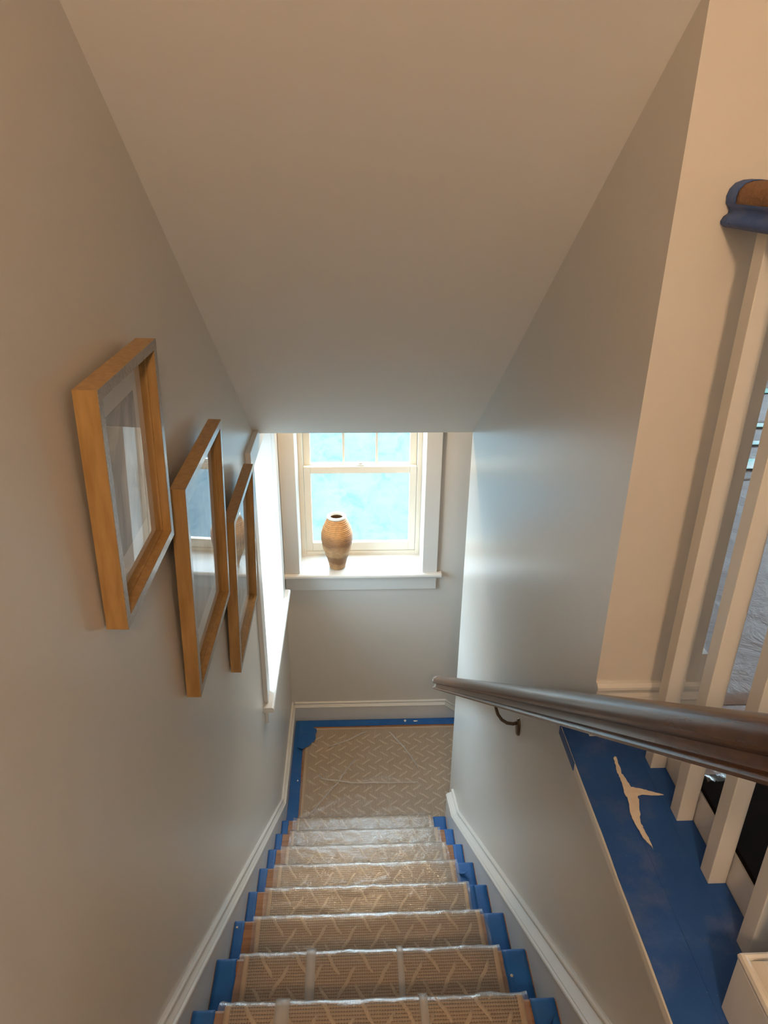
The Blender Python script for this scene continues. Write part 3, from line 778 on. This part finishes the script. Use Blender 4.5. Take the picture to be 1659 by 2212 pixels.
def bracket(yb_, lab):
    zb = ctr(yb_)-.030*1.25
    r = empty('handrail_bracket', (XR, yb_, zb-.08), lab, 'bracket', 'brackets of the stair handrail')
    # oval wall plate
    mb = MB(); vs = []; n = 24
    for o_, sc in ((0, 1), (.004, 1), (.008, .82), (.009, .5)):
        for i in range(n):
            a = 2*math.pi*i/n; vs.append((XR-o_, yb_+.017*sc*math.cos(a), zb-.098+.033*sc*math.sin(a)))
    fs = [(j*n+i, j*n+(i+1) % n, (j+1)*n+(i+1) % n, (j+1)*n+i) for j in range(3) for i in range(n)] + [tuple(range(n)), tuple(3*n+i for i in range(n))]
    mb.add(vs, fs); mb.build('wall_plate', 'bronze', r, smooth=True)
    pts = [(XR-.006, yb_, zb-.080), (XR-.020, yb_, zb-.084), (XR-.040, yb_, zb-.080), (XR-.058, yb_, zb-.066), (XR-.072, yb_, zb-.044), (XR-.080, yb_, zb-.018), (.44, yb_, zb+.002)]
    MB().tube(pts, [.006, .0058, .0056, .0054, .0052, .0050, .0058], 10).build('arm', 'bronze', r, smooth=True)
    mb = MB()
    p0 = Vector((.44, yb_, ctr(yb_)))-ndir*.0345
    for s_ in (0,):
        c8 = [p0+tdir*(a*.035)+Vector((b*.008, 0, 0))+ndir*(c*.0015) for a in (-1, 1) for b in (-1, 1) for c in (-1, 1)]
        mb.add(c8, [(0, 1, 3, 2), (4, 6, 7, 5), (0, 4, 5, 1), (2, 3, 7, 6), (0, 2, 6, 4), (1, 5, 7, 3)])
    mb.build('saddle_plate', 'bronze', r)
bracket(1.80, 'curved bronze handrail bracket on the wall below the ledge corner')
bracket(.45, 'curved bronze handrail bracket high on the wall below the newel post')

# ================================================================== PICTURES, VASE
def picture(y0, y1, z0, z1, lean, fw, dep, art, lab):
    """hangs on the left wall, its top leaning out"""
    root = empty('framed_picture', (XL+.003, (y0+y1)/2, z0), lab, 'picture', 'framed pictures on the stair wall')
    root.rotation_euler = (0, math.asin(lean/(z1-z0)), 0)
    W, H = y1-y0, z1-z0
    def b(nm, mat, x0, x1, a0, a1, c0, c1, par=root, bev=.0):
        return MB().box(x0, x1, a0, a1, c0, c1).build(nm, mat, par, bevel=bev)
    def rail(a, bq, mat='frame_wood'):
        """mitred side from 4 corner points (y, z): outer a0,a1 inner b0,b1"""
        mb = MB(); mb.prism([a[0], a[1], bq[1], bq[0]], 0, dep, lambda p, x: (x, p[0], p[1]))
        o = mb.build('frame_side', mat, root)
        cap_ = MB().prism([a[0], a[1], bq[1], bq[0]], dep, dep+.0012, lambda p, x: (x, p[0], p[1]))
        c_ = cap_.build('front_face', 'frame_wood_sheen', o); return o
    O = [(-W/2, 0), (W/2, 0), (W/2, H), (-W/2, H)]; I = [(-W/2+fw, fw), (W/2-fw, fw), (W/2-fw, H-fw), (-W/2+fw, H-fw)]
    for i in range(4):
        j = (i+1) % 4; rail([O[i], O[j]], [I[i], I[j]])
    # inner spacer lip
    iw = fw+.004
    mb = MB(); I2 = [(-W/2+iw, iw), (W/2-iw, iw), (W/2-iw, H-iw), (-W/2+iw, H-iw)]
    for i in range(4):
        j = (i+1) % 4
        mb.prism([I[i], I[j], I2[j], I2[i]], .002, dep*.55, lambda p, x: (x, p[0], p[1]))
    mb.build('inner_lip', 'frame_wood', root)
    b('mat_board', 'mat_board', .002, .006, -W/2+iw, W/2-iw, iw, H-iw)
    mw = W*.16
    b('print', art, .006, .0068, -W/2+iw+mw, W/2-iw-mw, iw+mw, H-iw-mw)
    b('glass', 'glass', dep*.40, dep*.40+.002, -W/2+iw, W/2-iw, iw, H-iw)
    return root
picture(1.052, 1.405, 2.690, 3.106, .012, .018, .036, 'print_figure', 'smallest light-wood framed picture, farthest from the windows')
picture(1.470, 1.958, 2.200, 2.765, .020, .020, .034, 'print_wash', 'light-wood framed picture hanging between the other two pictures')
picture(2.022, 2.505, 1.848, 2.415, .020, .020, .034, 'print_lines', 'light-wood framed picture nearest the stairwell side window')

vx, vy, vz = -.1015, 3.966, ZST
n_ = 90; prof = [(.0005, 0.001), (.046, .001), (.049, .004)]
ctrl = [(.004, .049), (.03, .0535), (.06, .060), (.10, .074), (.15, .0875), (.20, .0945), (.235, .0935), (.27, .085), (.30, .0725), (.325, .0615), (.335, .057)]
def vr(z):
    for (z0_, r0), (z1_, r1) in zip(ctrl, ctrl[1:]):
        if z <= z1_:
            f = (z-z0_)/(z1_-z0_); f = f*f*(3-2*f)*.5+f*.5; return r0+(r1-r0)*f
    return ctrl[-1][1]
for i in range(1, 150):
    z = .004+(.335-.004)*i/150
    amp = .0021 if z > .13 else .0009
    prof.append((vr(z)+amp*math.sin(z*2*math.pi/.0105), z))
va = empty('vase', (vx, vy, vz), 'ribbed earthenware vase with a white rim on the window stool', 'vase')
def vbuild(pf_, nm, mat):
    o = MB().lathe([(r, z) for r, z in pf_], (0, 0), 56).build(nm, mat, None, smooth=True); o.parent = va; return o
vbuild(prof+[(.053, .337), (.044, .339)], 'body', 'vase')
vbuild([(.0385, .3395), (.040, .30), (.058, .25), (.068, .18), (.04, .02), (.0005, .015)], 'interior', 'vase_inside')
vbuild([(.038, .338), (.050, .336), (.0565, .339), (.0585, .345), (.0565, .351), (.050, .354), (.043, .353), (.0395, .348), (.038, .338)], 'rim', 'rim_white')

# ================================================================== HALL FLOOR COVERING
def paper(name, x0, x1, y0, y1, z, lab, mat='paper', n=26, amp=.003):
    vs = [(x0+(x1-x0)*i/n, y0+(y1-y0)*j/n, z+.002+amp*abs(noise.noise((i*.6+x0*9, j*.6, z*100)))) for j in range(n+1) for i in range(n+1)]
    mb = MB(); mb.add(vs, [(j*(n+1)+i, j*(n+1)+i+1, (j+1)*(n+1)+i+1, (j+1)*(n+1)+i) for j in range(n) for i in range(n)])
    o = mb.build(name, mat, None, smooth=True); so = o.modifiers.new('t', 'SOLIDIFY'); so.thickness = .0006
    tag(o, lab, 'floor paper', 'paper sheets on the hall floor'); return o
zf = ZHALL-.003
paper('floor_paper', .6575, 2.2, 1.045, 1.250, zf, 'narrow grey floor paper sheet beside the balusters by the end wall')
paper('floor_paper', .762, 2.6, 1.245, 2.56, zf+.001, 'wide grey floor paper sheet behind the stair wall')
paper('floor_paper', .762, 2.9, 2.50, 3.22, zf+.003, 'grey floor paper sheet taped across the room beyond the balusters')
paper('floor_paper', .840, 3.2, 3.17, 4.25, zf+.005, 'grey floor paper sheet under the room windows')
for (ya_, yb_, lab) in ((2.60, 2.70, 'pale turquoise strip of tape across the floor paper, the widest one'), (2.86, 2.90, 'pale strip of tape over a curled seam of the floor paper'),
                        (3.08, 3.13, 'pale strip of tape on the floor paper between two seams'), (3.62, 3.70, 'pale strip of tape on the floor paper under the room windows')):
    n = 16; mb = MB(); vs = []
    for i in range(n+1):
        x = 1.05+1.5*i/n; dy = .02*noise.noise((x*3, ya_, 1)); vs += [(x, ya_+dy, zf+.016), (x, yb_+dy, zf+.017)]
    mb.add(vs, [(2*i, 2*i+2, 2*i+3, 2*i+1) for i in range(n)])
    o = mb.build('paper_tape', 'pale_tape'); so = o.modifiers.new('t', 'SOLIDIFY'); so.thickness = .001
    tag(o, lab, 'tape', 'pale tape on the floor paper')
nn = 30
vs = [(.675+.16*i/nn, 1.02+.17*j/nn, zf+.008+.012*abs(noise.noise((i*.35, j*.35, 3)))) for j in range(nn+1) for i in range(nn+1)]
mb = MB(); mb.add(vs, [(j*(nn+1)+i, j*(nn+1)+i+1, (j+1)*(nn+1)+i+1, (j+1)*(nn+1)+i) for j in range(nn) for i in range(nn)])
tag(mb.build('plastic_scrap', 'film', None, smooth=True), 'crumpled scrap of clear plastic on the hall floor behind the balusters', 'plastic scrap')
tag(MB().box(.658, 1.45, .30, 1.030, ZHALL-.004, ZHALL+.006).build('black_sheet', 'flat_black', bevel=.003), 'flat black sheet on the hall floor behind the balusters', 'mat')  # plain black sheet filling a dark area of unknown make

# ================================================================== LAMPS
def downlight(name, loc, power, size, col, lab):
    r = empty(name, loc, lab, 'ceiling lamp')
    x, y, z = loc
    MB().lathe([(size+.004, z), (size+.025, z), (size+.025, z-.004), (size+.006, z-.008), (size+.004, z-.002)], (x, y), 32).build('trim_ring', 'trim_paint', r, smooth=True)
    MB().lathe([(.0005, z-.001), (size+.004, z-.001), (size+.004, z-.003), (.0005, z-.003)], (x, y), 32).build('lens', 'lamp_lens', r)
    d = bpy.data.lights.new(name+'_light', 'AREA'); d.shape = 'DISK'; d.size = size*2; d.energy = power; d.color = col
    o = bpy.data.objects.new(name+'_light', d); C.objects.link(o); o.location = (x, y, z-.006); o.parent = r
    o.matrix_parent_inverse = Matrix.Translation(-Vector(loc))
    return r
def globe(name, loc, r_, ceil, col, st, lab):
    x, y, z = loc
    r = empty(name, (x, y, ceil), lab, 'ceiling lamp')
    m = NM('globe_glow'); e = m.n('ShaderNodeEmission'); e.inputs[0].default_value = (*col, 1); e.inputs[1].default_value = st
    m.l(e.outputs[0], m.out.inputs[0]); MAT['globe_glow'] = m.m
    n = 14
    MB().lathe([(max(.0005, r_*math.sin(math.pi*i/n)), z-r_*math.cos(math.pi*i/n)) for i in range(n+1)], (x, y), 24).build('globe_shade', 'globe_glow', r, smooth=True)
    MB().tube([(x, y, z+r_-.005), (x, y, ceil-.02)], .004, 8).build('stem', 'bronze', r, smooth=True)
    MB().lathe([(.0005, ceil), (.05, ceil), (.05, ceil-.012), (.02, ceil-.026), (.0005, ceil-.026)], (x, y), 24).build('canopy', 'bronze', r, smooth=True)
globe('pendant_lamp', (0.12, -.95, 4.10), .10, ZCEIL, (1, .64, .37), 225, 'warm glowing globe pendant lamp hanging above the stair head')
downlight('landing_downlight', (.0, 3.50, 2.75), 9, .06, (1, .66, .34), 'round recessed ceiling lamp above the landing')
